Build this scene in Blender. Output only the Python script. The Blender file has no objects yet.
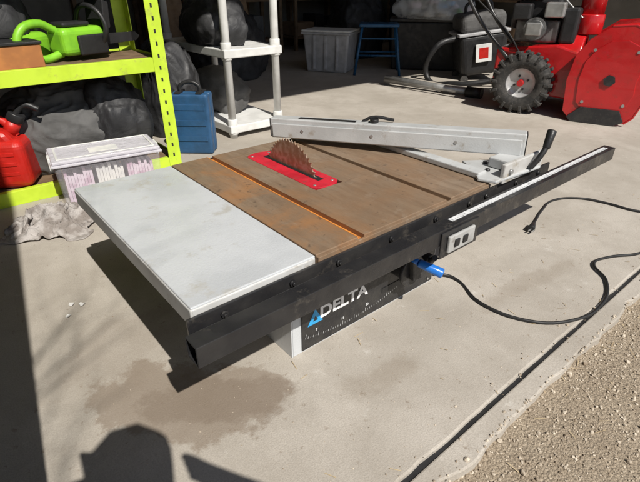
import bpy, bmesh, math, random
from mathutils import Vector, Matrix, noise, Euler
random.seed(7)
S=bpy.context.scene
R=math.radians
# ------------------------------------------------------------------ materials
def nt(name):
    m=bpy.data.materials.new(name); m.use_nodes=True
    t=m.node_tree; b=t.nodes["Principled BSDF"]
    return m,t,b
def N(t,typ,**k):
    n=t.nodes.new(typ)
    for a,v in k.items():
        if a in('noise_type','operation','data_type','blend_type','feature','interpolation_type'): setattr(n,a,v)
        else: n.inputs[a.replace('_',' ')].default_value=v
    return n
def rgb(c): return (c[0],c[1],c[2],1)
def noise_mask(t,scale,lo,hi,detail=4,rough=.6,dist=0.0,vec=None):
    n=N(t,'ShaderNodeTexNoise',Scale=scale,Detail=detail,Roughness=rough,Distortion=dist)
    if vec is None:
        tc=t.nodes.new('ShaderNodeTexCoord'); vec=tc.outputs['Object']
    t.links.new(vec,n.inputs['Vector'])
    mr=t.nodes.new('ShaderNodeMapRange'); mr.inputs['From Min'].default_value=lo; mr.inputs['From Max'].default_value=hi
    mr.interpolation_type='SMOOTHSTEP'
    t.links.new(n.outputs['Fac'],mr.inputs['Value'])
    return mr.outputs['Result']
def mixc(t,fac,a,b,mode='MIX'):
    m=t.nodes.new('ShaderNodeMix'); m.data_type='RGBA'; m.blend_type=mode
    for s,i in((fac,0),(a,6),(b,7)):
        if hasattr(s,'links'): t.links.new(s,m.inputs[i])
        elif isinstance(s,(int,float)): m.inputs[i].default_value=s
        else: m.inputs[i].default_value=rgb(s)
    return m.outputs[2]
def math_(t,op,a,b=None,clamp=False):
    m=t.nodes.new('ShaderNodeMath'); m.operation=op; m.use_clamp=clamp
    for s,i in((a,0),(b,1)):
        if s is None: continue
        if hasattr(s,'links'): t.links.new(s,m.inputs[i])
        else: m.inputs[i].default_value=s
    return m.outputs[0]
def bump(t,b,h,strength,dist):
    bp=t.nodes.new('ShaderNodeBump'); bp.inputs['Strength'].default_value=strength; bp.inputs['Distance'].default_value=dist
    t.links.new(h,bp.inputs['Height']); t.links.new(bp.outputs[0],b.inputs['Normal'])
def mat(name,c,rough=.5,metal=0,c2=None,scale=12,lo=.4,hi=.65,bmp=0,bscale=80,dirt=None,coat=0,ddist=0):
    m,t,b=nt(name)
    b.inputs['Roughness'].default_value=rough; b.inputs['Metallic'].default_value=metal
    if c2 is None: c2=tuple(x*.78 for x in c)
    col=mixc(t,noise_mask(t,scale,lo,hi,3),c,c2)
    if dirt: col=mixc(t,noise_mask(t,scale*2.3,.56,.72,5,.7),col,dirt)
    t.links.new(col,b.inputs['Base Color'])
    rr=math_(t,'MULTIPLY_ADD',noise_mask(t,scale*1.7,.3,.7,2),.2); rr.node.inputs[2].default_value=max(0,rough-.1)
    t.links.new(rr,b.inputs['Roughness'])
    if bmp:
        n=N(t,'ShaderNodeTexNoise',Scale=bscale,Detail=3.0,Distortion=ddist)
        tc=t.nodes.new('ShaderNodeTexCoord'); t.links.new(tc.outputs['Object'],n.inputs['Vector'])
        bump(t,b,n.outputs['Fac'],bmp,.01)
    b.inputs['Coat Weight'].default_value=coat
    return m

def concrete():
    m,t,b=nt('concrete')
    tc=t.nodes.new('ShaderNodeTexCoord'); V=tc.outputs['Object']
    big=noise_mask(t,1.3,.35,.68,5,.62,.4,V)
    mid=noise_mask(t,5,.35,.7,6,.75,.3,V)
    fine=noise_mask(t,300,.3,.75,3,.65,0,V)
    col=mixc(t,big,(.545,.50,.44),(.42,.38,.325))
    col=mixc(t,math_(t,'MULTIPLY',mid,.6),col,(.35,.31,.26))
    col=mixc(t,math_(t,'MULTIPLY',fine,.45),col,(.25,.222,.185))
    sp=noise_mask(t,34,.61,.70,5,.7,.2,V)
    col=mixc(t,math_(t,'MULTIPLY',sp,.5),col,(.21,.155,.105))
    lt=noise_mask(t,11,.60,.74,6,.8,.2,V)
    col=mixc(t,math_(t,'MULTIPLY',lt,.55),col,(.66,.63,.58))
    def stain(cx,cy,sx,sy,rot,r,edge,amp,sc):
        mp=t.nodes.new('ShaderNodeMapping'); mp.vector_type='TEXTURE'
        mp.inputs['Location'].default_value=(cx,cy,0); mp.inputs['Rotation'].default_value=(0,0,R(rot)); mp.inputs['Scale'].default_value=(sx,sy,1)
        t.links.new(V,mp.inputs['Vector'])
        ln=t.nodes.new('ShaderNodeVectorMath'); ln.operation='LENGTH'; t.links.new(mp.outputs[0],ln.inputs[0])
        n=N(t,'ShaderNodeTexNoise',Scale=sc,Detail=6.0,Roughness=.68); t.links.new(V,n.inputs['Vector'])
        d=math_(t,'ADD',ln.outputs['Value'],math_(t,'MULTIPLY',math_(t,'SUBTRACT',n.outputs['Fac'],.5),amp))
        mr=t.nodes.new('ShaderNodeMapRange'); mr.inputs['From Min'].default_value=r; mr.inputs['From Max'].default_value=r-edge
        mr.interpolation_type='SMOOTHSTEP'
        t.links.new(d,mr.inputs['Value']); return mr.outputs['Result']
    s1=stain(.255,.735,.25,.12,-41,1,.18,1.8,8)
    s1b=stain(.30,.70,.18,.08,-41,1,.30,2.0,10)
    s2=stain(.20,1.02,.2,.14,20,1,.5,2.0,9)
    s3=stain(.62,.52,.13,.05,-10,1,.6,2.0,12)
    s4=stain(1.25,.50,.3,.04,-5,1,.6,2.0,12)
    col=mixc(t,math_(t,'MULTIPLY',s1,.55),col,(.20,.145,.10))
    col=mixc(t,math_(t,'MULTIPLY',s1b,.35),col,(.14,.098,.065))
    col=mixc(t,math_(t,'MULTIPLY',s2,.2),col,(.2,.15,.11))
    col=mixc(t,math_(t,'MULTIPLY',s3,.3),col,(.2,.15,.1))
    col=mixc(t,math_(t,'MULTIPLY',s4,.25),col,(.2,.15,.1))
    t.links.new(col,b.inputs['Base Color'])
    rr=math_(t,'MULTIPLY_ADD',s1,-.15); rr.node.inputs[2].default_value=.85
    t.links.new(rr,b.inputs['Roughness'])
    h=math_(t,'ADD',math_(t,'MULTIPLY',fine,.5),math_(t,'MULTIPLY',sp,-.4))
    bump(t,b,h,.28,.002)
    return m
def sand():
    m,t,b=nt('gravel_sand')
    tc=t.nodes.new('ShaderNodeTexCoord'); V=tc.outputs['Object']
    a=noise_mask(t,4,.3,.7,6,.75,0,V); f=noise_mask(t,140,.3,.7,5,.7,0,V)
    col=mixc(t,a,(.62,.52,.39),(.46,.37,.27)); col=mixc(t,math_(t,'MULTIPLY',f,.5),col,(.30,.235,.16))
    v=N(t,'ShaderNodeTexVoronoi',Scale=220.0); t.links.new(V,v.inputs['Vector'])
    col=mixc(t,math_(t,'MULTIPLY',math_(t,'SUBTRACT',v.outputs['Distance'],.4,True),1.3),col,(.16,.12,.08))
    t.links.new(col,b.inputs['Base Color']); b.inputs['Roughness'].default_value=.95
    bump(t,b,math_(t,'SUBTRACT',f,v.outputs['Distance']),.7,.005)
    return m
def castiron():
    m,t,b=nt('rusty_cast_iron')
    tc=t.nodes.new('ShaderNodeTexCoord'); V=tc.outputs['Object']
    mp=t.nodes.new('ShaderNodeMapping'); mp.inputs['Scale'].default_value=(1,.18,1); t.links.new(V,mp.inputs['Vector'])
    streak=noise_mask(t,34,.3,.72,6,.75,.2,mp.outputs[0])
    big=noise_mask(t,5,.35,.68,5,.6,.6,V)
    col=mixc(t,streak,(.315,.235,.165),(.19,.132,.088))
    col=mixc(t,math_(t,'MULTIPLY',big,.55),col,(.22,.14,.082))
    sx=t.nodes.new('ShaderNodeSeparateXYZ'); t.links.new(V,sx.inputs[0])
    lefts=t.nodes.new('ShaderNodeMapRange'); lefts.inputs['From Min'].default_value=.70; lefts.inputs['From Max'].default_value=.60
    t.links.new(sx.outputs[0],lefts.inputs['Value'])
    rust=noise_mask(t,7,.38,.66,6,.68,.5,V)
    fac=math_(t,'MULTIPLY',rust,math_(t,'ADD',math_(t,'MULTIPLY',lefts.outputs[0],.45),.14))
    col=mixc(t,fac,col,(.44,.20,.07))
    pale=noise_mask(t,12,.55,.72,7,.75,.3,V)
    col=mixc(t,math_(t,'MULTIPLY',pale,.3),col,(.40,.34,.27))
    dk=noise_mask(t,55,.62,.70,4,.6,.2,V)
    col=mixc(t,math_(t,'MULTIPLY',dk,.5),col,(.08,.055,.04))
    t.links.new(col,b.inputs['Base Color']); b.inputs['Metallic'].default_value=.15
    rr=math_(t,'MULTIPLY_ADD',streak,.2); rr.node.inputs[2].default_value=.42
    t.links.new(rr,b.inputs['Roughness'])
    bump(t,b,streak,.12,.002)
    return m
M={}
M['conc']=concrete(); M['sand']=sand(); M['iron']=castiron()
M['rustor']=mat('orange_rust',(.72,.27,.045),.8,c2=(.48,.17,.04),scale=30)
M['wing']=mat('grey_enamel',(.57,.59,.61),.33,c2=(.49,.51,.53),scale=5,bmp=.08,bscale=220,dirt=(.46,.45,.42))
M['wingd']=mat('dirty_white_enamel',(.60,.60,.59),.45,c2=(.48,.47,.45),scale=6,dirt=(.3,.26,.2))
M['fence']=mat('fence_grey_paint',(.52,.53,.53),.38,c2=(.44,.45,.45),scale=9,bmp=.06,bscale=200,dirt=(.34,.31,.27))
M['switch']=mat('switch_grey',(.42,.42,.41),.5,c2=(.33,.33,.32),dirt=(.22,.2,.18))
M['blk']=mat('black_painted_steel',(.020,.020,.022),.38,c2=(.035,.034,.033),scale=20,bmp=.12,bscale=150,dirt=(.06,.055,.05))
M['rail']=mat('worn_black_rail',(.020,.020,.022),.33,c2=(.036,.035,.035),scale=7,bmp=.10,bscale=70,dirt=(.085,.076,.066))
M['bplas']=mat('black_plastic',(.02,.02,.021),.5,bmp=.1)
M['red']=mat('red_insert',(.60,.02,.04),.5,c2=(.46,.015,.03),scale=20,dirt=(.30,.05,.05))
M['blade']=mat('rusty_blade',(.34,.22,.14),.45,.45,c2=(.50,.40,.32),scale=40)
M['white']=mat('white_print',(.85,.85,.85),.5,c2=(.8,.8,.8))
M['tape']=mat('measuring_tape_white',(.78,.79,.80),.35,c2=(.65,.66,.67),scale=40)
M['blue']=mat('blue_plastic',(.02,.18,.62),.35,c2=(.02,.14,.5))
M['cyan']=mat('cyan_print',(.04,.42,.85),.5)
M['galv']=mat('galvanised',(.45,.45,.44),.4,.6,dirt=(.3,.25,.2))
M['lime']=mat('lime_paint',(.58,.78,.05),.45,c2=(.5,.69,.04),scale=9,dirt=(.42,.48,.09))
M['resin']=mat('white_resin',(.74,.74,.72),.5,c2=(.64,.64,.62))
M['gascan']=mat('red_polyethylene',(.55,.02,.014),.4,c2=(.44,.016,.01),bmp=.1)
M['bluecase']=mat('blue_case',(.025,.09,.2),.45,c2=(.02,.07,.15),bmp=.1)
M['greybin']=mat('grey_tote',(.46,.46,.47),.5)
M['bluest']=mat('blue_stool',(.02,.10,.22),.35)
M['snow']=mat('snowblower_red',(.52,.012,.015),.25,c2=(.44,.01,.012),scale=6,coat=.4,dirt=(.30,.03,.02))
M['rubber']=mat('tyre_rubber',(.028,.027,.026),.8,c2=(.06,.055,.05),scale=30,dirt=(.12,.11,.10))
M['rim']=mat('rim_grey',(.5,.5,.5),.4,.3)
M['engine']=mat('engine_grey',(.26,.26,.26),.45,.6,c2=(.14,.14,.14),scale=20)
M['orange']=mat('orange_box',(.50,.20,.06),.7,c2=(.38,.15,.05))
M['card']=mat('cardboard',(.26,.17,.10),.85,c2=(.20,.13,.08))
M['green']=mat('lime_tool_plastic',(.24,.58,.03),.4,c2=(.18,.47,.03))
M['bag']=mat('black_nylon',(.020,.020,.022),.6,c2=(.038,.038,.04),scale=8,bmp=.35,bscale=14,ddist=2.0)
M['bag2']=mat('grey_canvas',(.11,.108,.106),.8,c2=(.07,.068,.066),scale=8,bmp=.4,bscale=14,ddist=1.6)
M['rag']=mat('dirty_rag',(.44,.41,.39),.95,c2=(.25,.22,.20),scale=16,lo=.4,hi=.6,bmp=.5,bscale=150)
M['paper']=mat('paper',(.75,.74,.71),.8,c2=(.6,.6,.6))
M['cards']=mat('white_cards',(.70,.60,.68),.7,c2=(.50,.34,.44),scale=30)
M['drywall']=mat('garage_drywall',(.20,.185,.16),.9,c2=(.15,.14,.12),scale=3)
M['siding']=mat('painted_siding',(.45,.42,.36),.8)
M['wood']=mat('stud_wood',(.20,.13,.075),.8,c2=(.14,.09,.05))
M['bark']=mat('bark',(.13,.10,.08),.95,bmp=.6,bscale=30)
M['cord']=mat('cord_rubber',(.018,.018,.018),.55)
M['straw']=mat('dry_straw',(.55,.44,.27),.9,c2=(.35,.26,.15))
M['skin']=mat('skin',(.5,.3,.22),.5); M['jean']=mat('denim',(.05,.08,.15),.9); M['jack']=mat('jacket',(.08,.09,.1),.9); M['hair']=mat('hair',(.05,.03,.02),.7)
def clearm(name,c,a):
    m,t,b=nt(name); b.inputs['Base Color'].default_value=rgb(c); b.inputs['Roughness'].default_value=.18; b.inputs['Alpha'].default_value=a
    n=noise_mask(t,14,.35,.65); bump(t,b,n,.3,.01); return m
M['clear']=clearm('clear_plastic',(.82,.80,.86),.20)
M['lilac']=clearm('translucent_lid',(.76,.74,.80),.72)
M['film']=clearm('plastic_film',(.75,.78,.8),.45)

# ------------------------------------------------------------------ geometry helpers
def link(o,parent=None):
    S.collection.objects.link(o)
    if parent: o.parent=parent
    return o
def grp(name,loc=(0,0,0),rz=0,rot=None,parent=None):
    e=bpy.data.objects.new(name,None); e.location=loc; e.rotation_euler=rot if rot else (0,0,rz); e.empty_display_size=.1
    return link(e,parent)
def mk(name,verts,faces,m,parent=None,bev=0,smooth=False,seg=2):
    me=bpy.data.meshes.new(name); me.from_pydata([tuple(v) for v in verts],[],faces); me.update()
    bm=bmesh.new(); bm.from_mesh(me); bmesh.ops.recalc_face_normals(bm,faces=bm.faces); bm.to_mesh(me); bm.free()
    if m: me.materials.append(M[m])
    if smooth:
        for p in me.polygons: p.use_smooth=True
    o=bpy.data.objects.new(name,me); link(o,parent)
    if bev:
        b=o.modifiers.new('b','BEVEL'); b.width=bev; b.segments=seg; b.limit_method='ANGLE'
    return o
def box(name,x0,x1,y0,y1,z0,z1,m,parent=None,bev=.002,seg=2,taper=0):
    c=[]
    for z in(z0,z1):
        k=taper if z==z0 else 0
        c+=[(x0+k,y0+k,z),(x1-k,y0+k,z),(x1-k,y1-k,z),(x0+k,y1-k,z)]
    f=[(0,3,2,1),(4,5,6,7),(0,1,5,4),(1,2,6,5),(2,3,7,6),(3,0,4,7)]
    return mk(name,c,f,m,parent,bev,seg=seg)
def boxes(name,L,m,parent=None,bev=0):
    V=[];F=[]
    for (x0,x1,y0,y1,z0,z1) in L:
        o=len(V); V+=[(x0,y0,z0),(x1,y0,z0),(x1,y1,z0),(x0,y1,z0),(x0,y0,z1),(x1,y0,z1),(x1,y1,z1),(x0,y1,z1)]
        F+=[tuple(o+i for i in f) for f in((0,3,2,1),(4,5,6,7),(0,1,5,4),(1,2,6,5),(2,3,7,6),(3,0,4,7))]
    return mk(name,V,F,m,parent,bev)
def prism(name,poly,a0,a1,axis,m,parent=None,bev=0,smooth=False):
    def mp(p,a):
        return {'x':(a,p[0],p[1]),'y':(p[0],a,p[1]),'z':(p[0],p[1],a)}[axis]
    n=len(poly); v=[mp(p,a0) for p in poly]+[mp(p,a1) for p in poly]
    f=[tuple(range(n)),tuple(range(2*n-1,n-1,-1))]+[(i,(i+1)%n,n+(i+1)%n,n+i) for i in range(n)]
    return mk(name,v,f,m,parent,bev,smooth)
def cyl(name,p1,p2,r,m,parent=None,r2=None,n=20,cap=True,bev=0):
    p1=Vector(p1);p2=Vector(p2);d=(p2-p1).normalized(); r2=r if r2 is None else r2
    a=d.orthogonal().normalized(); b=d.cross(a)
    v=[];f=[]
    for p,rr in((p1,r),(p2,r2)):
        for i in range(n):
            t=2*math.pi*i/n; v.append(p+a*math.cos(t)*rr+b*math.sin(t)*rr)
    for i in range(n): f.append((i,(i+1)%n,n+(i+1)%n,n+i))
    if cap: f+= [tuple(range(n-1,-1,-1)),tuple(range(n,2*n))]
    o=mk(name,v,f,m,parent,bev)
    for p in o.data.polygons:
        if len(p.vertices)==4: p.use_smooth=True
    return o
def tube(name,pts,r,m,parent=None,cyclic=False,res=6,bez=True):
    c=bpy.data.curves.new(name,'CURVE'); c.dimensions='3D'; c.bevel_depth=r; c.bevel_resolution=3 if bez else 1; c.resolution_u=res; c.use_fill_caps=True
    if bez:
        s=c.splines.new('BEZIER'); s.bezier_points.add(len(pts)-1)
        for bp,p in zip(s.bezier_points,pts): bp.co=p; bp.handle_left_type=bp.handle_right_type='AUTO'
    else:
        s=c.splines.new('POLY'); s.points.add(len(pts)-1)
        for bp,p in zip(s.points,pts): bp.co=(*p,1)
    s.use_cyclic_u=cyclic
    c.materials.append(M[m]); o=bpy.data.objects.new(name,c); return link(o,parent)
def revolve(name,prof,center,axis,m,parent=None,n=40,smooth=True):
    ax=Vector(axis).normalized(); a=ax.orthogonal().normalized(); b=ax.cross(a); c=Vector(center)
    v=[];f=[];k=len(prof)
    for i in range(n):
        t=2*math.pi*i/n
        for r,h in prof: v.append(c+ax*h+(a*math.cos(t)+b*math.sin(t))*r)
    for i in range(n):
        j=(i+1)%n
        for q in range(k-1): f.append((i*k+q,i*k+q+1,j*k+q+1,j*k+q))
    return mk(name,v,f,m,parent,0,smooth)
def blob(name,c,s,m,parent=None,amp=.25,freq=2.2,sub=4,seed=0,rz=0,folds=0,ff=3.0,fdir=(1,1,.25)):
    bm=bmesh.new(); bmesh.ops.create_icosphere(bm,subdivisions=sub,radius=1)
    for v in bm.verts:
        p=v.co.copy(); o=Vector((seed*7.3,seed,seed*2.1))
        n1=noise.noise(p*freq*.6+o)
        w=Vector((noise.noise(p*1.4+o),noise.noise(p*1.4+o*2),noise.noise(p*1.4-o)))*.5
        q=Vector((p.x*fdir[0],p.y*fdir[1],p.z*fdir[2]))+w
        f1=1-min(1,abs(noise.noise(q*ff+o))*3.2); f2=1-min(1,abs(noise.noise(q*ff*2.1-o))*3.0)
        k=1+amp*n1*1.5+folds*(f1*.6+f2*.4-.4)
        e=p*k; e.x=math.copysign(abs(e.x)**.8,e.x); e.y=math.copysign(abs(e.y)**.8,e.y)
        e.z=max(e.z,-.55)
        v.co=Vector((e.x*s[0],e.y*s[1],(e.z+.55)*s[2]/1.3))
    me=bpy.data.meshes.new(name); bm.to_mesh(me); bm.free(); me.materials.append(M[m])
    for p in me.polygons: p.use_smooth=True
    o=bpy.data.objects.new(name,me); o.location=c; o.rotation_euler=(0,0,rz); return link(o,parent)
def text(name,s,size,loc,rot,m,parent,ext=.0004,ax=1,off=.012):
    c=bpy.data.curves.new(name,'FONT'); c.body=s; c.size=size; c.extrude=ext; c.align_x='CENTER'; c.align_y='CENTER'; c.offset=size*off
    c.materials.append(M[m]); o=bpy.data.objects.new(name,c); o.location=loc; o.rotation_euler=rot; o.scale=(ax,1,1); return link(o,parent)

# ------------------------------------------------------------------ ground / garage
mk('ground',[(-120,-120,-.03),(120,-120,-.03),(120,120,-.03),(-120,120,-.03)],[(0,1,2,3)],'sand')
def slab(name,u0,u1,v0,v1,z1,m,z0=-.15,jit=.004):
    n=300; top=[];
    for i in range(n+1):
        u=u0+(u1-u0)*i/n; top.append((u,v0+jit*noise.noise(Vector((u*9,3,0)))+jit*.6*noise.noise(Vector((u*40,1,0)))))
    poly=top+[(u1,v1),(u0,v1)]
    return prism(name,poly,z0,z1,'z',m,None,.004)
slab('garage_floor',-2.2,6.2,.318,6.0,0,'conc')
slab('concrete_apron_strip',-2.2,6.2,.262,.308,-.008,'conc',jit=.018)
box('floor_joint_filler',-2.2,6.2,.300,.322,-.1,-.012,'bplas',None,0)
gar=grp('garage')
box('wall_back',-2.2,6.2,5.9,6.0,0,3.6,'drywall',gar,0)
box('wall_side_a',-2.2,-2.1,.4,5.9,0,3.6,'drywall',gar,0)
box('wall_side_b',6.1,6.2,.4,5.9,0,3.6,'drywall',gar,0)
box('wall_front_a',-2.2,-.107,.25,.4,-.02,3.6,'siding',gar,.004)
box('wall_front_b',5.6,6.2,.25,.4,-.02,3.6,'siding',gar,.004)
box('header',-.107,5.6,.25,.4,3.35,3.6,'siding',gar,.004)
box('roof',-2.5,6.5,-.05,6.3,3.602,3.75,'drywall',gar,.004)
for i in range(12):
    box('stud_%d'%i,-2.0+i*.7,-1.96+i*.7,5.81,5.898,0,3.58,'wood',gar,.002)
m,t,b=nt('pebble')
n=N(t,'ShaderNodeTexNoise',Scale=60.0,Detail=1.0); tc=t.nodes.new('ShaderNodeTexCoord'); t.links.new(tc.outputs['Object'],n.inputs['Vector'])
cr=t.nodes.new('ShaderNodeValToRGB'); cr.color_ramp.elements[0].position=.3; cr.color_ramp.elements[0].color=(.26,.20,.14,1); cr.color_ramp.elements[1].position=.7; cr.color_ramp.elements[1].color=(.66,.58,.47,1)
t.links.new(n.outputs['Fac'],cr.inputs['Fac']); t.links.new(cr.outputs[0],b.inputs['Base Color']); b.inputs['Roughness'].default_value=.9
M['peb']=m
def stones():
    base=bmesh.new(); bmesh.ops.create_icosphere(base,subdivisions=1,radius=1)
    bv=[v.co.copy() for v in base.verts]; bf=[[v.index for v in f.verts] for f in base.faces]; base.free()
    def scatter(name,cnt,fn,m):
        V=[];F=[]
        for i in range(cnt):
            u,v,z,r=fn()
            rot=Euler((random.random()*.8,random.random()*.8,random.random()*6)).to_matrix()
            sc=Vector((1,random.uniform(.55,1),random.uniform(.4,.8)))*r
            o=len(V)
            for p in bv:
                q=rot@Vector((p.x*sc.x,p.y*sc.y,p.z*sc.z))*random.uniform(.8,1.15); V.append((u+q.x,v+q.y,z+q.z))
            F+= [[o+a for a in f] for f in bf]
        mk(name,V,F,m)
    def g():
        u=random.uniform(.2,2.6); v=.27-abs(random.gauss(0,.2)) if random.random()<.55 else random.uniform(-.45,.27)
        if random.random()<.02: v=random.uniform(.25,.36)
        r=random.choice([.0014,.0018,.002,.0025,.003,.0035])*random.uniform(.7,1.4)
        if random.random()<.02: r*=2.0
        return u,v,(-.03+r*.3 if v<.26 else (-.008+r*.3 if v<.308 else r*.3)),r
    scatter('gravel',9000,g,'peb')
    def h():
        u=random.uniform(.0,2.4); v=.33+abs(random.gauss(0,.35))
        r=random.choice([.0006,.0008,.001,.0014])*random.uniform(.7,1.4)
        return u,v,r*.3,r
    scatter('grit',900,h,'peb')
    V=[];F=[]
    for i in range(300):
        k=random.random(); u=random.uniform(.3,2.4); v=random.uniform(-.3,.27) if k<.85 else random.uniform(.3,.7); z=-.027 if v<.27 else .001
        a=random.random()*6.28; L=random.uniform(.006,.03); w=.0008; dx,dy=math.cos(a)*L,math.sin(a)*L; nx,ny=-math.sin(a)*w,math.cos(a)*w; o=len(V)
        V+=[(u-nx,v-ny,z),(u+nx,v+ny,z),(u+dx+nx,v+dy+ny,z+.002),(u+dx-nx,v+dy-ny,z+.002)]; F.append((o,o+1,o+2,o+3))
    mk('dry_straw',V,F,'straw')
stones()

# ------------------------------------------------------------------ TABLE SAW
saw=grp('table_saw')
ZT=.32; VF=.626; VB=1.312
def strip(n,u0,u1,z0,z1,m='iron',b=.0015): return box(n,u0,u1,VF,VB,z0,z1,m,saw,b)
strip('table_strip_left',.511,.629,.282,ZT)
strip('mitre_slot_floor_a',.6295,.6475,.284,.309,'rustor',0)
box('slot_rust_edge',.6280,.6304,VF+.002,VB-.002,.31,ZT+.0005,'rustor',saw,0)
strip('table_strip_right',.957,1.13,.282,ZT)
strip('mitre_slot_floor_b',.939,.957,.284,.309,'iron',0)
U0,U1,I0,I1,J0,J1=.648,.9385,.724,.818,.885,1.245
box('table_centre_front',U0,U1,VF,J0,.282,ZT,'iron',saw,.001)
box('table_centre_back',U0,U1,J1,VB,.282,ZT,'iron',saw,.001)
box('table_centre_left',U0,I0,J0,J1,.282,ZT-.0003,'iron',saw,0)
box('table_centre_right',I1,U1,J0,J1,.282,ZT-.0003,'iron',saw,0)
def ins():
    cx=(I0+I1)/2; w=(I1-I0)/2; pts=[]
    for k in range(17):
        a=math.pi*k/16; pts.append((cx+w*math.cos(a),J1-w*.6+w*.6*math.sin(a)))
    for k in range(17):
        a=math.pi+math.pi*k/16; pts.append((cx+w*math.cos(a),J0+w*.6+w*.6*math.sin(a)))
    prism('throat_plate',pts,ZT-.006,ZT+.0012,'z','red',saw,.0008)
    box('throat_slot',.768,.789,.93,1.20,ZT-.005,ZT+.0022,'bplas',saw,0)
    for (a,b) in((.74,.91),(.802,.91),(.74,1.22),(.802,1.22)):
        cyl('insert_screw',(a,b,ZT),(a,b,ZT+.0024),.004,'galv',saw,n=12)
ins()
def blade():
    c=Vector((.778,1.068,ZT+.085-.127)); n=54; pts=[]
    for i in range(n):
        for da,r in((0,.127),(.12,.1262),(.35,.1195),(.6,.1187),(.85,.122)):
            a=-2*math.pi*(i+da)/n; pts.append((c.y+r*math.cos(a),c.z+r*math.sin(a)))
    prism('blade',pts,c.x-.0015,c.x+.0015,'x','blade',saw)
    cyl('arbor_flange',(c.x-.01,c.y,c.z),(c.x+.01,c.y,c.z),.03,'galv',saw)
blade()
box('extension_wing',.236,.508,VF-.002,VB-.003,ZT-.006,ZT,'wing',saw,.004,3)
box('wing_lip_front',.237,.507,VF-.004,VF+.004,ZT-.045,ZT-.0035,'wingd',saw,.003,3)
box('wing_lip_side',.234,.2415,VF-.003,VB-.004,ZT-.045,ZT-.0035,'wingd',saw,.003,3)
box('wing_lip_back',.237,.507,VB-.008,VB-.0015,ZT-.045,ZT-.0035,'wingd',saw,.003)
for v in(.78,.95,1.12): box('wing_rib',.243,.507,v,v+.004,ZT-.04,ZT-.007,'wingd',saw,0)
box('angle_rail_web',.222,1.45,.612,.6185,.262,.307,'rail',saw,.001)
box('angle_rail_flange',.215,1.45,.575,.6118,.262,.267,'rail',saw,.001)
for u in(.29,.44,.56,.72,.88,1.02,1.10,1.25,1.38):
    cyl('bolt',(u,.612,.290),(u,.607,.290),.0075,'blk',saw,n=6); cyl('bolt_stud',(u,.607,.290),(u,.603,.290),.0035,'blk',saw,n=10)
box('table_apron',.512,1.128,.6187,.6255,.283,.316,'iron',saw,.001)
def sq(u0,u1,v0,v1,z0,z1,w,name,m):
    V=[]; 
    for u in(u0,u1):
        V+=[(u,v0,z0),(u,v1,z0),(u,v1,z1),(u,v0,z1),(u,v0+w,z0+w),(u,v1-w,z0+w),(u,v1-w,z1-w),(u,v0+w,z1-w)]
    F=[]
    for i in range(4):
        j=(i+1)%4
        F+=[(i,j,8+j,8+i),(4+i,4+j,12+j,12+i),(i,j,4+j,4+i),(8+i,8+j,12+j,12+i)]
    return mk(name,V,F,m,saw,.0012)
sq(.200,1.745,.535,.5725,.272,.313,.003,'guide_tube','rail')
box('tube_inner_dark',.30,1.70,.5385,.569,.276,.309,'bplas',saw,0)
box('measuring_tape',.86,1.715,.549,.563,.3132,.3138,'tape',saw,0)
boxes('tape_ticks',[(.865+i*.01,.8658+i*.01,.5495,.5495+(.008 if i%5==0 else .004),.3139,.3142) for i in range(85)],'bplas',saw)
box('rear_rail_web',.26,1.35,1.316,1.322,.26,.312,'rail',saw,.001)
box('rear_rail_flange',.26,1.35,1.3225,1.37,.26,.266,'rail',saw,.001)
bu0,bu1,bv0,bv1=.495,1.03,.700,1.235
box('cabinet_left',bu0,bu0+.004,bv0,bv1,.0,.281,'wing',saw,.001)
box('cabinet_right',bu1-.004,bu1,bv0,bv1,.0,.281,'wing',saw,.001)
box('cabinet_back',bu0+.0045,bu1-.0045,bv1-.004,bv1,.0,.281,'wing',saw,.001)
box('cabinet_front',bu0+.0045,bu1-.0045,bv0,bv0+.004,.0,.281,'wing',saw,.001)
box('front_panel',.524,1.024,bv0-.004,bv0-.0003,.006,.281,'blk',saw,.002)
P0=bv0-.0046
text('brand_lettering','DELTA',.046,(.660,P0,.097),(R(90),0,0),'white',saw,ax=1.18,off=.03)
V=[(.541,P0,.074),(.589,P0,.074),(.565,P0,.118),(.557,P0-.0004,.083),(.573,P0-.0004,.083),(.565,P0-.0004,.098)]
mk('logo_triangle',V,[(0,1,4,3),(1,2,5,4),(2,0,3,5)],'cyan',saw)
def scale():
    c=Vector((.68,0,.63)); r0=.607
    V=[];F=[]
    for i in range(41):
        a=R(-104+i*.78); L=-.013 if i%5==0 else -.006
        d=Vector((math.cos(a),0,math.sin(a))); s=Vector((-d.z,0,d.x))*.0004; p=Vector((c.x,P0-.0004,c.z))+d*r0; q=p+d*L; o=len(V)
        V+=[p-s,p+s,q+s,q-s]; F.append((o,o+1,o+2,o+3))
    mk('bevel_ticks',V,F,'tape',saw)
    for i,s in enumerate(('0','15','30','45')):
        a=R(-101+i*8.6); text('scale_number',s,.010,(c.x+(r0-.020)*math.cos(a),P0-.0002,c.z+(r0-.020)*math.sin(a)),(R(90),0,0),'tape',saw)
scale()
box('tilt_slot',.80,.99,P0-.001,P0-.0002,.055,.072,'bplas',saw,0)
cyl('crank_hub',(.865,bv0-.006,.125),(.865,.66,.125),.034,'bplas',saw,bev=.003)
cyl('crank_disc',(.865,.6595,.125),(.865,.648,.125),.046,'blk',saw,bev=.003)
prism('crank_arm',[(.85,.105),(.88,.105),(.862,.195),(.835,.195)],.630,.6475,'y','blk',saw,.003)
cyl('tilt_lock_knob',(.955,bv0-.006,.115),(.955,.66,.115),.020,'bplas',saw,bev=.003)
cyl('lock_lever',(.955,.66,.115),(.93,.63,.15),.008,'bplas',saw)
cyl('crank_handle',(.842,.618,.175),(.874,.563,.155),.0105,'blue',saw,r2=.0135,bev=.003)
cyl('crank_handle_neck',(.84,.636,.178),(.842,.618,.175),.008,'blue',saw)
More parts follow.
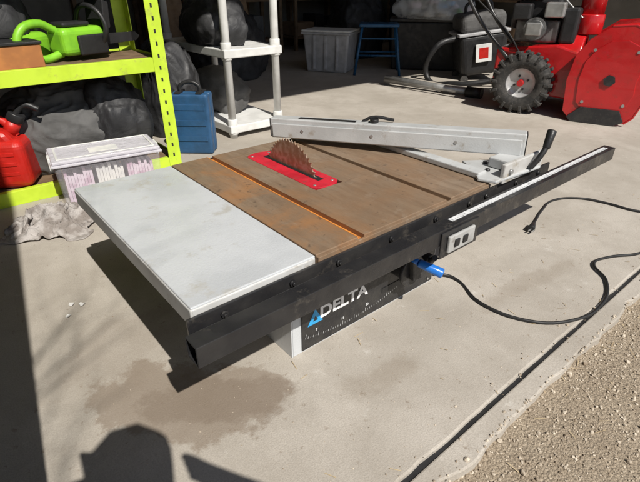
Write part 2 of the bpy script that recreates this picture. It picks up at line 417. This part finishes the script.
for u,z in((.79,.14),(.99,.14),(1.0,.02)): cyl('panel_screw',(u,P0,z),(u,P0-.003,z),.004,'galv',saw,n=10)
box('switch_bracket',.80,.945,.5305,.5345,.240,.306,'blk',saw,.001)
box('switch_plate',.82,.92,.522,.5300,.252,.295,'switch',saw,.003)
for u in(.848,.88): 
    box('switch_rocker',u-.009,u+.009,.5185,.5222,.264,.284,'bplas',saw,.002)
fl=Vector((.888,1.33)); fr=Vector((1.285,.62)); d=(fr-fl); L=d.length; ang=math.atan2(d.y,d.x)
fe=grp('rip_fence',(fl.x,fl.y,.331),rot=(0,-R(1.9),ang),parent=saw)
box('fence_beam',0,L,0,.048,0,.066,'fence',fe,.004,3)
box('fence_cap',-.003,.0,.002,.046,.002,.064,'bplas',fe,.002)
box('fence_end_cap',L,L+.003,.002,.046,.002,.064,'bplas',fe,.002)
box('fence_face_strip',.01,L-.01,-.006,-.0005,.004,.05,'fence',fe,.002)
box('fence_top_label',.10,.30,.012,.034,.0662,.0666,'blk',fe,0)
for x in(.12,.36,.62): cyl('fence_screw',(x,-.0062,.03),(x,-.008,.03),.005,'galv',fe,n=12)
cyl('fence_top_knob',(.36,.024,.067),(.36,.024,.078),.014,'bplas',fe,bev=.002)
tube('fence_rear_hook',[(.32,.03,.066),(.35,.035,.080),(.42,.04,.074)],.005,'bplas',fe)
box('fence_side_bar',1.118,1.158,.655,1.05,.322,.338,'fence',saw,.003)
prism('fence_bracket',[(1.10,.645),(1.12,.60),(1.33,.585),(1.335,.66),(1.25,.72),(1.19,.76),(1.155,.70)],.3225,.332,'z','fence',saw,.003)
box('fence_head',1.15,1.36,.598,.61,.314,.37,'wingd',saw,.003)
box('fence_head_block',1.20,1.29,.612,.68,.333,.362,'fence',saw,.004)
for u in(1.18,1.33): cyl('head_bolt',(u,.598,.345),(u,.592,.345),.008,'galv',saw,n=6)
for u,v in((1.17,.66),(1.22,.70),(1.30,.63)): cyl('bracket_bolt',(u,v,.332),(u,v,.338),.007,'blk',saw,n=6)
tube('fence_lock_lever',[(1.275,.59,.335),(1.29,.578,.365),(1.308,.573,.395),(1.325,.575,.425)],.008,'bplas',saw)
cyl('lever_grip',(1.306,.572,.39),(1.330,.577,.438),.010,'bplas',saw,r2=.013,bev=.004)
tube('power_cord',[(.98,.71,.12),(1.05,.70,.02),(1.084,.66,.006),(1.035,.53,.006),(1.066,.40,.006),(1.164,.325,.006),(1.29,.308,.006),(1.43,.352,.006),(1.50,.418,.007),(1.58,.405,.006),(1.69,.348,.006),(2.2,.33,.006)],.0042,'cord',saw)
ec=grp('extension_cord')
tube('cable',[(1.60,.68,.012),(1.66,.70,.006),(1.76,.728,.006),(1.90,.745,.006),(2.00,.68,.006),(2.03,.60,.006),(2.05,.47,.006),(2.2,.35,.006)],.0042,'cord',ec)
cyl('plug_body',(1.555,.665,.014),(1.605,.682,.014),.014,'cord',ec,r2=.008,bev=.003)
for s in(-.006,.006): box('prong',1.535,1.557,.658+s,.6595+s,.011,.017,'galv',ec,0)

# ------------------------------------------------------------------ lime shelf
sh=grp('storage_rack')
def Lpost(u,v,du,dv,h=1.8,w=.06):
    a,b=sorted((u,u+du*w)); c,d2=sorted((v,v+dv*.004)); box('post_face',a,b,c,d2,0,h,'lime',sh,.0008)
    a,b=sorted((u,u+du*.004)); c,d2=sorted((v+dv*.0042,v+dv*w)); box('post_side',a,b,c,d2,0,h,'lime',sh,.0008)
    z=.06; Ls=[]
    while z<h-.05:
        cx=u+du*w*.55; Ls.append((cx-.004,cx+.004,(v-.0012 if dv>0 else v),(v if dv>0 else v+.0012),z,z+.016))
        cy=v+dv*w*.55; Ls.append(((u if du<0 else u-.0012),(u+.0012 if du<0 else u),cy-.004,cy+.004,z,z+.016))
        z+=.05
    boxes('post_slots',Ls,'bplas',sh)
Lpost(.89,2.14,-1,1); Lpost(.89,2.56,-1,-1); Lpost(-.15,2.14,1,1); Lpost(-.15,2.56,1,-1)
for z in(.0,.455,1.0):
    box('beam_front',-.088,.828,2.136,2.142,z,z+.058,'lime',sh,.001); box('beam_front_lip',-.088,.828,2.143,2.165,z+.053,z+.058,'lime',sh,.001)
    box('beam_back',-.088,.828,2.556,2.561,z,z+.058,'lime',sh,.001)
    box('beam_side',.884,.889,2.205,2.495,z,z+.058,'lime',sh,.001)
    box('deck',-.14,.88,2.166,2.553,z+.035,z+.05,'wood',sh,.001)
gc=grp('gas_can',(.165,2.28,.052),rz=R(-25))
box('can_body',-.15,.13,-.09,.09,0,.20,'gascan',gc,.035,5)
prism('can_shoulder',[(-.13,.17),(.11,.17),(.07,.235),(-.07,.235)],-.07,.07,'y','gascan',gc,.02)
tube('can_handle',[(-.10,0,.20),(-.09,0,.27),(0,0,.285),(.07,0,.25),(.09,0,.20)],.016,'gascan',gc)
cyl('can_neck',(.07,0,.21),(.10,0,.26),.028,'gascan',gc); cyl('can_cap',(.10,0,.26),(.118,0,.29),.032,'bplas',gc,bev=.004)
tube('can_spout',[(.11,0,.285),(.15,0,.32),(.20,0,.30)],.012,'bplas',gc)
for z in(.06,.10,.14): box('can_rib',-.10,.09,-.0925,-.089,z,z+.014,'gascan',gc,.001)
cb=grp('clear_storage_bin',(.51,2.01,0),rz=R(-8))
box('bin_shell',-.20,.20,-.105,.105,0,.185,'clear',cb,.012,3,taper=.012)
box('bin_rim',-.208,.208,-.112,.112,.182,.192,'lilac',cb,.003)
box('bin_lid',-.203,.203,-.107,.107,.1925,.206,'lilac',cb,.005,3)
for a0,a1,b0,b1 in((-.185,.185,-.09,-.082),(-.185,.185,.082,.09),(-.185,-.177,-.0815,.0815),(.177,.185,-.0815,.0815)): box('lid_recess_rim',a0,a1,b0,b1,.2065,.210,'resin',cb,.001)
for s in(-1,1): box('bin_latch',s*.206-.006,s*.206+.006,-.03,.03,.15,.20,'resin',cb,.002)
for i in range(3):
    x0=-.172+i*.118
    Lc=[(x0+j*.0115,x0+j*.0115+.0105,-.085+random.uniform(0,.006),.083,.008,random.uniform(.125,.16)) for j in range(9)]
    boxes('card_stack',Lc,'cards' if i!=1 else 'paper',cb)
box('paper_slip',-.06,.05,-.05,.02,.2065,.2072,'paper',cb,0)
blob('canvas_bag',(.47,2.37,.05),(.26,.14,.31),'bag2',None,.2,1.8,6,3,folds=.13,ff=2.0)
blob('black_bag',(.67,2.31,.10),(.14,.11,.26),'bag',None,.2,2.2,5,5,folds=.13,ff=2.2)
ob=grp('orange_crate',(.27,2.30,.505),rz=R(6))
box('crate_body',-.16,.14,-.1,.1,0,.085,'orange',ob,.004); box('crate_lid',-.165,.145,-.105,.105,.0855,.097,'bplas',ob,.003)
cs=grp('chainsaw',(.60,2.36,.507),rz=R(20))
box('saw_body',-.11,.10,-.06,.06,.02,.13,'green',cs,.025,4)
box('saw_motor_cover',-.05,.09,-.075,-.0605,.02,.10,'bplas',cs,.01,3)
box('saw_top_cover',-.09,.04,-.045,.045,.131,.15,'bplas',cs,.01,3)
tube('top_handle',[(.07,-.06,.05),(.08,-.09,.14),(.06,0,.21),(.06,.08,.14),(.06,.06,.05)],.011,'bplas',cs)
tube('rear_handle',[(-.10,0,.12),(-.17,0,.15),(-.25,0,.12),(-.26,0,.05),(-.18,0,.015),(-.09,0,.03)],.016,'green',cs)
prism('guide_bar',[(.09,.04),(.33,.045),(.355,.065),(.33,.085),(.09,.09)],.028,.034,'y','bplas',cs,.001)
prism('hand_guard',[(.09,.10),(.13,.12),(.14,.22),(.11,.23)],-.06,.06,'y','bplas',cs,.004)
ht=grp('hedge_trimmer',(.42,2.44,.507),rz=R(35))
box('trimmer_body',-.12,.08,-.05,.05,.0,.11,'green',ht,.03,4); tube('trimmer_handle',[(-.10,0,.09),(-.14,0,.17),(-.03,0,.21),(.06,0,.12)],.014,'bplas',ht)
box('trimmer_bar',.08,.40,-.02,.02,.03,.04,'bplas',ht,.001)
blob('black_bag',(.30,2.45,.60),(.14,.09,.2),'bag',None,.2,1.8,4,9,folds=.12)
bc=grp('blue_tool_case',(1.06,2.31,0),rz=R(-42))
box('case_half_a',-.10,.10,-.055,-.002,0,.31,'bluecase',bc,.014,4)
box('case_half_b',-.10,.10,.001,.055,0,.31,'bluecase',bc,.014,4)
tube('case_handle',[(-.05,0,.305),(-.045,0,.345),(.045,0,.345),(.05,0,.305)],.010,'bplas',bc)
for z in(.07,.15,.23): box('case_rib',-.08,.08,-.0585,-.0548,z,z+.03,'bluecase',bc,.002)
box('latch',-.07,-.04,-.05,.05,.308,.318,'bplas',bc,.002); box('latch',.04,.07,-.05,.05,.308,.318,'bplas',bc,.002)
def rag(name,loc,sx,sy,rz,sd,h0=.075,m='rag'):
    n=90; V=[];F=[]
    for i in range(n+1):
        for j in range(n+1):
            a=i/n*2-1;b=j/n*2-1
            rr=1+.25*noise.noise(Vector((a*1.5,b*1.5,sd)))
            p=Vector((a*2.2+.6*noise.noise(Vector((a*2,b*2,sd))),b*2.2+.6*noise.noise(Vector((a*2,b*2,sd+4))),sd)); h=(1-min(1,abs(noise.noise(p))*3.2))*.6+(1-min(1,abs(noise.noise(p*2.1))*3))*.3+.25
            e=max(0,1-(a*a+b*b)**1.2*.75)
            V.append((a*sx*rr+.03*noise.noise(p*1.3+Vector((5,0,0))),b*sy*rr+.03*noise.noise(p*1.3+Vector((0,7,0))),.004+h0*e*h))
    for i in range(n):
        for j in range(n):
            k=i*(n+1)+j; F.append((k,k+1,k+n+2,k+n+1))
    o=mk(name,V,F,m,None,0,True); o.location=loc; o.rotation_euler=(0,0,rz)
    s=o.modifiers.new('s','SOLIDIFY'); s.thickness=.003
rag('rag',(.24,1.84,0),.15,.13,R(-35),2.0)
for i,(u,v) in enumerate([(.14,1.27),(.165,1.25),(.12,1.22)]):
    V=[];k=8
    for a in range(k): V.append((.008*math.cos(a*6.28/k)*random.uniform(.5,1.4),.008*math.sin(a*6.28/k)*random.uniform(.5,1.4),.002+random.uniform(0,.004)))
    o=mk('paper_scrap',V,[tuple(range(k))],'paper'); o.location=(u,v,.001)

# ------------------------------------------------------------------ white resin shelf etc
ws=grp('plastic_shelving_unit')
for u,v in((1.34,2.40),(1.66,2.40),(1.34,3.15),(1.66,3.15)):
    cyl('post',(u,v,0),(u,v,1.5),.022,'resin',ws)
    for z in(.05,.46,.9): cyl('collar',(u,v,z-.03),(u,v,z+.06),.029,'resin',ws,bev=.004)
for z in(.03,.44,.88):
    box('shelf_deck',1.31,1.69,2.37,3.18,z,z+.045,'resin',ws,.006,3)
blob('black_bag',(1.45,2.72,.485),(.17,.27,.22),'bag',None,.2,2,5,12,folds=.13,ff=2.0)
blob('black_bag',(1.15,2.78,.0),(.16,.24,.42),'bag',None,.2,2,6,15,folds=.12,ff=2.0)
blob('canvas_bag',(1.50,2.85,.075),(.15,.25,.22),'bag2',None,.2,2,4,18,folds=.12)
gb=grp('storage_tote',(3.36,3.86,0),rz=R(-60))
box('tote_body',-.24,.24,-.17,.17,0,.37,'greybin',gb,.02,3,taper=.03)
box('tote_rim',-.255,.255,-.185,.185,.355,.375,'greybin',gb,.005)
box('tote_lid',-.25,.25,-.18,.18,.3755,.395,'resin',gb,.008,3)
for x in(-.12,0,.12): box('tote_rib',x-.012,x+.012,-.176,-.15,.03,.35,'greybin',gb,.004)
st=grp('step_stool',(3.62,3.45,0),rz=R(-45))
box('seat',-.19,.19,-.14,.14,.43,.46,'bluest',st,.012,3)
for a,b in((-1,-1),(1,-1),(-1,1),(1,1)):
    cyl('leg',(a*.16,b*.115,.43),(a*.22,b*.17,0),.013,'bluest',st)
tube('rung_ring',[(-.2,-.145,.18),(.2,-.145,.18),(.2,.145,.18),(-.2,.145,.18)],.009,'bluest',st,True,bez=False)
tube('rung_front',[(-.18,-.128,.33),(.18,-.128,.33)],.008,'bluest',st,bez=False)
pg=grp('leaf_blower_tube')
cyl('tube_long',(3.22,2.95,.05),(3.38,2.12,.035),.032,'galv',pg,r2=.026); cyl('tube_collar',(3.36,2.2,.037),(3.39,2.08,.037),.042,'bplas',pg)
sv=grp('shop_vacuum',(4.15,2.62,0),rot=(0,R(-8),R(-40)))
box('vac_tank',-.22,.22,-.2,.2,.06,.42,'bplas',sv,.05,4,taper=.03); box('vac_head',-.2,.2,-.18,.18,.42,.58,'bag2',sv,.05,4)
box('vac_band',-.225,.225,-.205,.205,.405,.43,'greybin',sv,.006)
tube('vac_handle',[(-.12,0,.57),(-.1,0,.65),(.1,0,.65),(.12,0,.57)],.014,'bplas',sv)
box('vac_label',-.08,.06,-.212,-.2005,.18,.33,'resin',sv,.002); box('vac_label_red',-.05,.03,-.2145,-.2125,.21,.30,'gascan',sv,.001)
for a,b in((-1,-1),(1,-1),(-1,1),(1,1)): cyl('caster',(a*.17,b*.15-.015,.035),(a*.17,b*.15+.015,.035),.035,'rubber',sv)
tube('vac_hose',[(-.2,-.1,.4),(-.42,-.15,.35),(-.5,-.1,.1),(-.3,-.35,.05),(.05,-.45,.05)],.025,'bplas',sv)
bx=grp('black_tote',(4.25,3.35,0),rz=R(-50)); box('tote_body',-.38,.38,-.22,.22,0,.46,'bplas',bx,.02,3,taper=.03); box('tote_lid',-.39,.39,-.23,.23,.461,.485,'bag2',bx,.006)
pb=grp('plastic_bag',(4.20,3.25,.487))
blob('film',(0,0,0),(.38,.32,.32),'film',pb,.25,2.4,5,22,folds=.15)
for i in range(18):
    c=random.choice(['green','paper','cards','cyan','resin','orange','resin']); blob('item_%d'%i,(random.uniform(-.25,.25),random.uniform(-.2,.2),random.uniform(.0,.2)),(.06,.05,.05),c,pb,.3,2,2,30+i)
def shelfunit(name,u,v,rz,w,dp,h,m,items):
    e=grp(name,(u,v,0),rz=rz)
    for a in(0,w-.04):
        for b in(0,dp-.04): box('upright',a,a+.04,b,b+.04,0,h,m,e,.002)
    k=0;z=.15
    while z<h:
        box('board',.041,w-.041,.002,dp-.002,z,z+.022,m,e,.002)
        x=.07
        while x<w-.2:
            ww=random.uniform(.12,.3); hh=random.uniform(.1,.33)
            if x+ww<w-.05:
                box('stored_item_%d'%k,x,x+ww,.04,dp-.06-random.uniform(0,.1),z+.0225,z+.0225+hh,random.choice(items),e,.012,3)
            x+=ww+.03;k+=1
        z+=.45
    return e
shelfunit('wooden_shelving',2.1,5.3,0,1.7,.45,2.2,'wood',['card','bplas','bag2','bag','bluecase','card','gascan'])
shelfunit('wooden_shelving',4.0,5.3,0,1.8,.45,2.2,'wood',['card','bplas','bag','greybin','bag','card','bag2'])
shelfunit('wooden_shelving',5.6,4.9,R(-90),1.9,.45,2.2,'wood',['card','bplas','bag','greybin','bag2','card','bluecase'])
for i in range(5):
    b=box('leaning_board',0,.14+.05*random.random(),0,.03,0,1.9,'wood',None,.003); b.location=(1.9+i*.2,4.35+i*.03,0); b.rotation_euler=(R(-12),0,R(random.uniform(-15,10)))
blob('black_bag',(2.35,4.2,0),(.35,.3,.5),'bag',None,.2,2,5,41,folds=.13)
blob('black_bag',(4.9,3.9,0),(.4,.4,.7),'bag',None,.2,2,5,44,folds=.13)
blob('black_bag',(4.35,4.5,0),(.35,.3,.6),'bag',None,.2,2,5,47,folds=.13)

# ------------------------------------------------------------------ snow blower
sb=grp('snow_blower',(3.47,1.76,0),rz=math.atan2(-.95,.3))
def wheel(y):
    w=grp('wheel',(0,y,.2),parent=sb)
    hw=.055
    revolve('tyre',[(.095,-hw*.7),(.12,-hw),(.16,-hw*1.05),(.183,-hw*.8),(.188,0),(.183,hw*.8),(.16,hw*1.05),(.12,hw),(.095,hw*.7),(.095,-hw*.7)],(0,0,0),(0,1,0),'rubber',w)
    for i in range(18):
        a=2*math.pi*i/18
        for sgn,off in((1,0),(-1,.5)):
            aa=a+off*2*math.pi/18
            e=box('lug',-.011,.011,(.004 if sgn>0 else -hw*1.0),(hw*1.0 if sgn>0 else -.004),.180,.203,'rubber',w,.004); e.rotation_euler=(0,aa,0)
            e=box('side_lug',-.010,.010,sgn*hw*1.0 if sgn<0 else hw*.6, sgn*hw*.6 if sgn<0 else hw*1.0,.15,.186,'rubber',w,.004); 
            e.location=(0,sgn*.006,0); e.rotation_euler=(0,aa,0)
    revolve('rim',[(.097,-hw*.75),(.094,-hw*.5),(.07,-hw*.2),(.03,-hw*.25),(.0,-hw*.25)],(0,0,0),(0,1,0),'rim',w)
    revolve('rim_in',[(.097,hw*.75),(.094,hw*.5),(.07,hw*.2),(.0,hw*.25)],(0,0,0),(0,1,0),'rim',w)
    cyl('hub',(0,-.055,0),(0,.05,0),.022,'snow',w,bev=.003)
    for k in range(4):
        a=k*math.pi/2+.4; cyl('lug_nut',(.045*math.cos(a),-.02,.045*math.sin(a)),(.045*math.cos(a),-.012,.045*math.sin(a)),.008,'blk',w,n=6)
wheel(-.28); wheel(.28)
cyl('axle',(0,-.28,.2),(0,.28,.2),.014,'blk',sb)
prism('frame_box',[(-.22,.14),(.30,.10),(.30,.40),(.16,.44),(-.22,.40)],-.20,.20,'y','snow',sb,.012)
prof=[(.30,.06),(.34,.02),(.66,.02),(.70,.06),(.73,.16),(.72,.26),(.735,.36),(.72,.47),(.67,.545),(.58,.585),(.46,.575),(.36,.50),(.30,.40),(.28,.25)]
prism('auger_side_near',prof,-.345,-.338,'y','snow',sb,.002); prism('auger_side_far',prof,.338,.345,'y','snow',sb,.002)
emb=[(.52+(p[0]-.52)*.72,.29+(p[1]-.29)*.72) for p in prof]
prism('side_emboss',emb,-.352,-.3455,'y','snow',sb,.004)
cv=[(.66,.03),(.48,.03),(.38,.07),(.32,.16),(.30,.30),(.34,.45),(.45,.56),(.58,.583),(.68,.54)]
V=[];F=[]
for y in(-.338,.338):
    for p in cv: V.append((p[0],y,p[1]))
for i in range(len(cv)-1): F.append((i,i+1,len(cv)+i+1,len(cv)+i))
sh_=mk('auger_shell',V,F,'snow',sb,0,True); q=sh_.modifiers.new('s','SOLIDIFY'); q.thickness=.006
tube('housing_edge_near',[(p[0],-.3415,p[1]) for p in prof[2:11]],.007,'snow',sb,bez=False)
def helix(y0,y1,hand):
    V=[];F=[];n=60
    for i in range(n+1):
        a=hand*2*math.pi*1.6*i/n; y=y0+(y1-y0)*i/n
        for r in(.10,.165): V.append((.52+r*math.cos(a),y,.27+r*math.sin(a)))
    for i in range(n): F.append((2*i,2*i+1,2*i+3,2*i+2))
    o=mk('auger_flight',V,F,'blk',sb,0,True); s=o.modifiers.new('s','SOLIDIFY'); s.thickness=.006
helix(-.31,-.04,1); helix(.04,.31,1)
cyl('auger_shaft',(.52,-.34,.27),(.52,.34,.27),.02,'blk',sb); cyl('gearbox',(.52,-.04,.27),(.52,.04,.27),.06,'blk',sb)
cyl('auger_bearing',(.52,-.362,.27),(.52,-.353,.27),.035,'blk',sb,n=6)
for a,b in((.40,.13),(.63,.13),(.40,.44),(.63,.44)): cyl('side_bolt',(a,-.356,b),(a,-.353,b),.010,'galv',sb,n=6)
prism('skid_shoe',[(.36,.0),(.60,.0),(.66,.03),(.62,.10),(.40,.10),(.33,.03)],-.364,-.354,'y','blk',sb,.003)
prism('drift_cutter',[(.69,.35),(.72,.35),(.80,.72),(.77,.72)],-.352,-.346,'y','blk',sb,.001)
cyl('impeller_housing',(.16,0,.32),(.31,0,.32),.19,'snow',sb,n=36,bev=.01)
cyl('chute_base',(.30,.0,.50),(.30,0,.62),.085,'snow',sb,n=28,bev=.006)
def chute():
    V=[];F=[];path=[((.30,.62),0),((.30,.74),5),((.32,.86),18),((.37,.97),40),((.45,1.05),62)]
    for (c,tilt) in path:
        t=R(tilt); ax=Vector((math.cos(t),0,-math.sin(t)))
        for k in range(13):
            a=R(-160+k*320/12)+math.pi
            V.append((c[0]+ax.x*.075*math.cos(a),.07*math.sin(a),c[1]+ax.z*.075*math.cos(a)))
    for i in range(len(path)-1):
        for k in range(12): F.append((i*13+k,i*13+k+1,(i+1)*13+k+1,(i+1)*13+k))
    o=mk('chute',V,F,'snow',sb,0,True); s=o.modifiers.new('s','SOLIDIFY'); s.thickness=.005
chute()
box('engine_block',-.14,.14,-.12,.14,.44,.58,'engine',sb,.015,3)
cyl('engine_cylinder',(0,-.12,.53),(0,-.22,.53),.055,'engine',sb,n=24)
for i in range(6): cyl('cooling_fin',(0,-.13-.014*i,.53),(0,-.135-.014*i,.53),.07,'engine',sb,n=24)
box('valve_cover',-.05,.05,-.245,-.222,.49,.57,'galv',sb,.01,3)
box('engine_shroud',-.15,.13,-.10,.15,.58,.72,'bplas',sb,.03,4)
box('fuel_tank',-.16,.02,-.15,.12,.70,.80,'snow',sb,.03,4); cyl('fuel_cap',(-.07,-.05,.80),(-.07,-.05,.825),.03,'bplas',sb,bev=.004)
box('muffler',.04,.16,-.20,-.09,.60,.69,'galv',sb,.012,3); box('air_cleaner',-.16,-.04,-.21,-.12,.58,.68,'bplas',sb,.015,3)
box('belt_cover',.15,.25,-.15,.15,.44,.66,'bplas',sb,.02,3)
cyl('recoil_starter',(-.15,.02,.60),(-.19,.02,.60),.09,'bplas',sb,n=28,bev=.01)
for y in(-.2,.2):
    tube('handlebar',[(-.10,y,.30),(-.35,y,.55),(-.65,y*1.15,.92),(-.88,y*1.2,1.0)],.013,'blk',sb)
    cyl('grip',(-.78,y*1.18,.975),(-.92,y*1.2,1.01),.018,'bplas',sb)
box('dash_panel',-.66,-.50,-.2,.2,.86,.92,'snow',sb,.015,3)
tube('chute_rod',[(-.5,-.08,.88),(.0,-.14,.80),(.26,-.09,.60)],.006,'galv',sb)
tube('control_cable',[(-.4,-.22,.7),(-.15,-.24,.5),(-.05,-.2,.35)],.005,'cord',sb)

# ------------------------------------------------------------------ photographer crouching with the phone
def person():
    fx=Vector((.64,.768,0)); rx=Vector((.768,-.64,0)); org=rx*.085
    def W(f,r,z): return org+fx*f+rx*r+Vector((0,0,z))
    J=[];E=[];Rr=[]
    def add(f,r,z,rad,par=None):
        J.append(W(f,r,z)); Rr.append((rad,rad))
        if par is not None: E.append((par,len(J)-1))
        return len(J)-1
    pel=add(-.46,0,.30,.15); sp=add(-.42,0,.46,.14,pel); ch=add(-.27,0,.68,.155,sp); nk=add(-.20,0,.79,.065,ch); nk2=add(-.17,0,.84,.06,nk)
    h1=add(-.15,0,.90,.085,nk2); h2=add(-.145,0,.965,.09,h1); h3=add(-.15,0,1.01,.065,h2)
    for s in(-1,1):
        shd=add(-.20,s*.17,.775,.068,ch); el=add(-.07,s*.185,.735,.048,shd); wr=add(-.062,s*.12,.765,.034,el); ha=add(-.055,s*.085,.79,.03,wr)
        hip=add(-.40,s*.11,.28,.09,pel); kn=add(-.09,s*.17,.46,.062,hip); ank=add(-.24,s*.15,.09,.042,kn); toe=add(-.10,s*.17,.035,.032,ank)
        for k in range(4):
            a=add(-.042,s*.062,.775+.017*k,.009,ha); add(-.034,s*.035,.775+.017*k,.008,a)
    me=bpy.data.meshes.new('figure'); me.from_pydata([tuple(p) for p in J],E,[])
    o=bpy.data.objects.new('photographer',me); link(o)
    for m in('jack','jean','skin','hair'): me.materials.append(M[m])
    sk=o.modifiers.new('sk','SKIN'); sk.use_smooth_shade=True
    me.skin_vertices[0].data[0].use_root=True
    for d_,r in zip(me.skin_vertices[0].data,Rr): d_.radius=r
    sd=o.modifiers.new('sub','SUBSURF'); sd.levels=1; sd.render_levels=1
    bpy.context.view_layer.update()
    dg=bpy.context.evaluated_depsgraph_get(); me2=bpy.data.meshes.new_from_object(o.evaluated_get(dg)); o.modifiers.clear(); o.data=me2
    if len(me2.materials)<4:
        me2.materials.clear()
        for m in('jack','jean','skin','hair'): me2.materials.append(M[m])
    for p in me2.polygons:
        z=p.center.z; f=(p.center-org).dot(fx)
        p.material_index=1 if (z<.36 or (z<.53 and f>-.30)) else 0
        if z>.84: p.material_index=3 if (z>.97 or f<-.18) else 2
        elif z>.75 and f>-.06: p.material_index=2
    ph=grp('phone_in_hand',tuple(W(-.035,-.085,.80)),rz=R(-39.8),parent=o); box('phone',-.075,.075,-.005,.003,-.037,.037,'bplas',ph,.003)
person()

# ------------------------------------------------------------------ bare tree outside (behind the camera)
def tree():
    V=[];F=[]
    def seg(p,q,r1,r2,n=7):
        d=(q-p).normalized(); a=d.orthogonal().normalized(); b=d.cross(a); o=len(V)
        for pp,r in((p,r1),(q,r2)):
            for i in range(n):
                t=2*math.pi*i/n; V.append(pp+a*math.cos(t)*r+b*math.sin(t)*r)
        for i in range(n): F.append((o+i,o+(i+1)%n,o+n+(i+1)%n,o+n+i))
    def grow(p,d,L,r,dep):
        k=4
        for i in range(k):
            d=(d+Vector((random.uniform(-.18,.18),random.uniform(-.18,.18),random.uniform(-.08,.14)))).normalized()
            q=p+d*L/k; seg(p,q,r,r*.86); r*=.86; p=q
            if dep>0 and i>0:
                for _ in range(2):
                    nd=(d+Vector((random.uniform(-.9,.9),random.uniform(-.9,.9),random.uniform(-.3,.6)))).normalized()
                    grow(p,nd,L*.6,r*.55,dep-1)
    random.seed(21)
    x0=-1.97
    base=Vector((x0-.1,-2.45,-.05)); top=Vector((x0,-2.45,1.7))
    seg(base,Vector((x0-.06,-2.45,.6)),.15,.12,10); seg(Vector((x0-.06,-2.45,.6)),top,.12,.10,10)
    grow(top,Vector((.15,.1,1)),1.6,.08,3)
    grow(top-Vector((0,0,.1)),Vector((.85,.3,.45)),1.3,.045,3)
    grow(top-Vector((0,0,.3)),Vector((-.7,-.2,.6)),1.3,.05,3)
    mk('bare_tree',V,F,'bark',None,0,True)
tree()

# ------------------------------------------------------------------ light, sky, camera
sd=Vector((.12,.877,-1)).normalized()
L=bpy.data.lights.new('sun','SUN'); L.energy=5.0; L.angle=R(.53); L.color=(1,.955,.88)
lo=bpy.data.objects.new('sun',L); lo.rotation_euler=sd.to_track_quat('-Z','Y').to_euler(); lo.location=(0,-5,8); link(lo)
w=bpy.data.worlds.new('World'); S.world=w; w.use_nodes=True; t=w.node_tree
sky=t.nodes.new('ShaderNodeTexSky'); sky.sky_type='NISHITA'; sky.sun_disc=False
sky.sun_elevation=math.asin(-sd.z)
tos=-sd; sky.sun_rotation=math.atan2(tos.x,tos.y)
t.links.new(sky.outputs[0],t.nodes['Background'].inputs[0]); t.nodes['Background'].inputs[1].default_value=.08
cam=bpy.data.cameras.new('camera'); cam.sensor_width=36; cam.lens=466/640*36; cam.clip_start=.02; cam.clip_end=500
co=bpy.data.objects.new('camera',cam); co.location=(0,0,.8); co.rotation_euler=(R(61),0,R(-39.8)); link(co); S.camera=co
S.view_settings.view_transform='Standard'; S.view_settings.look='None'; S.view_settings.exposure=0
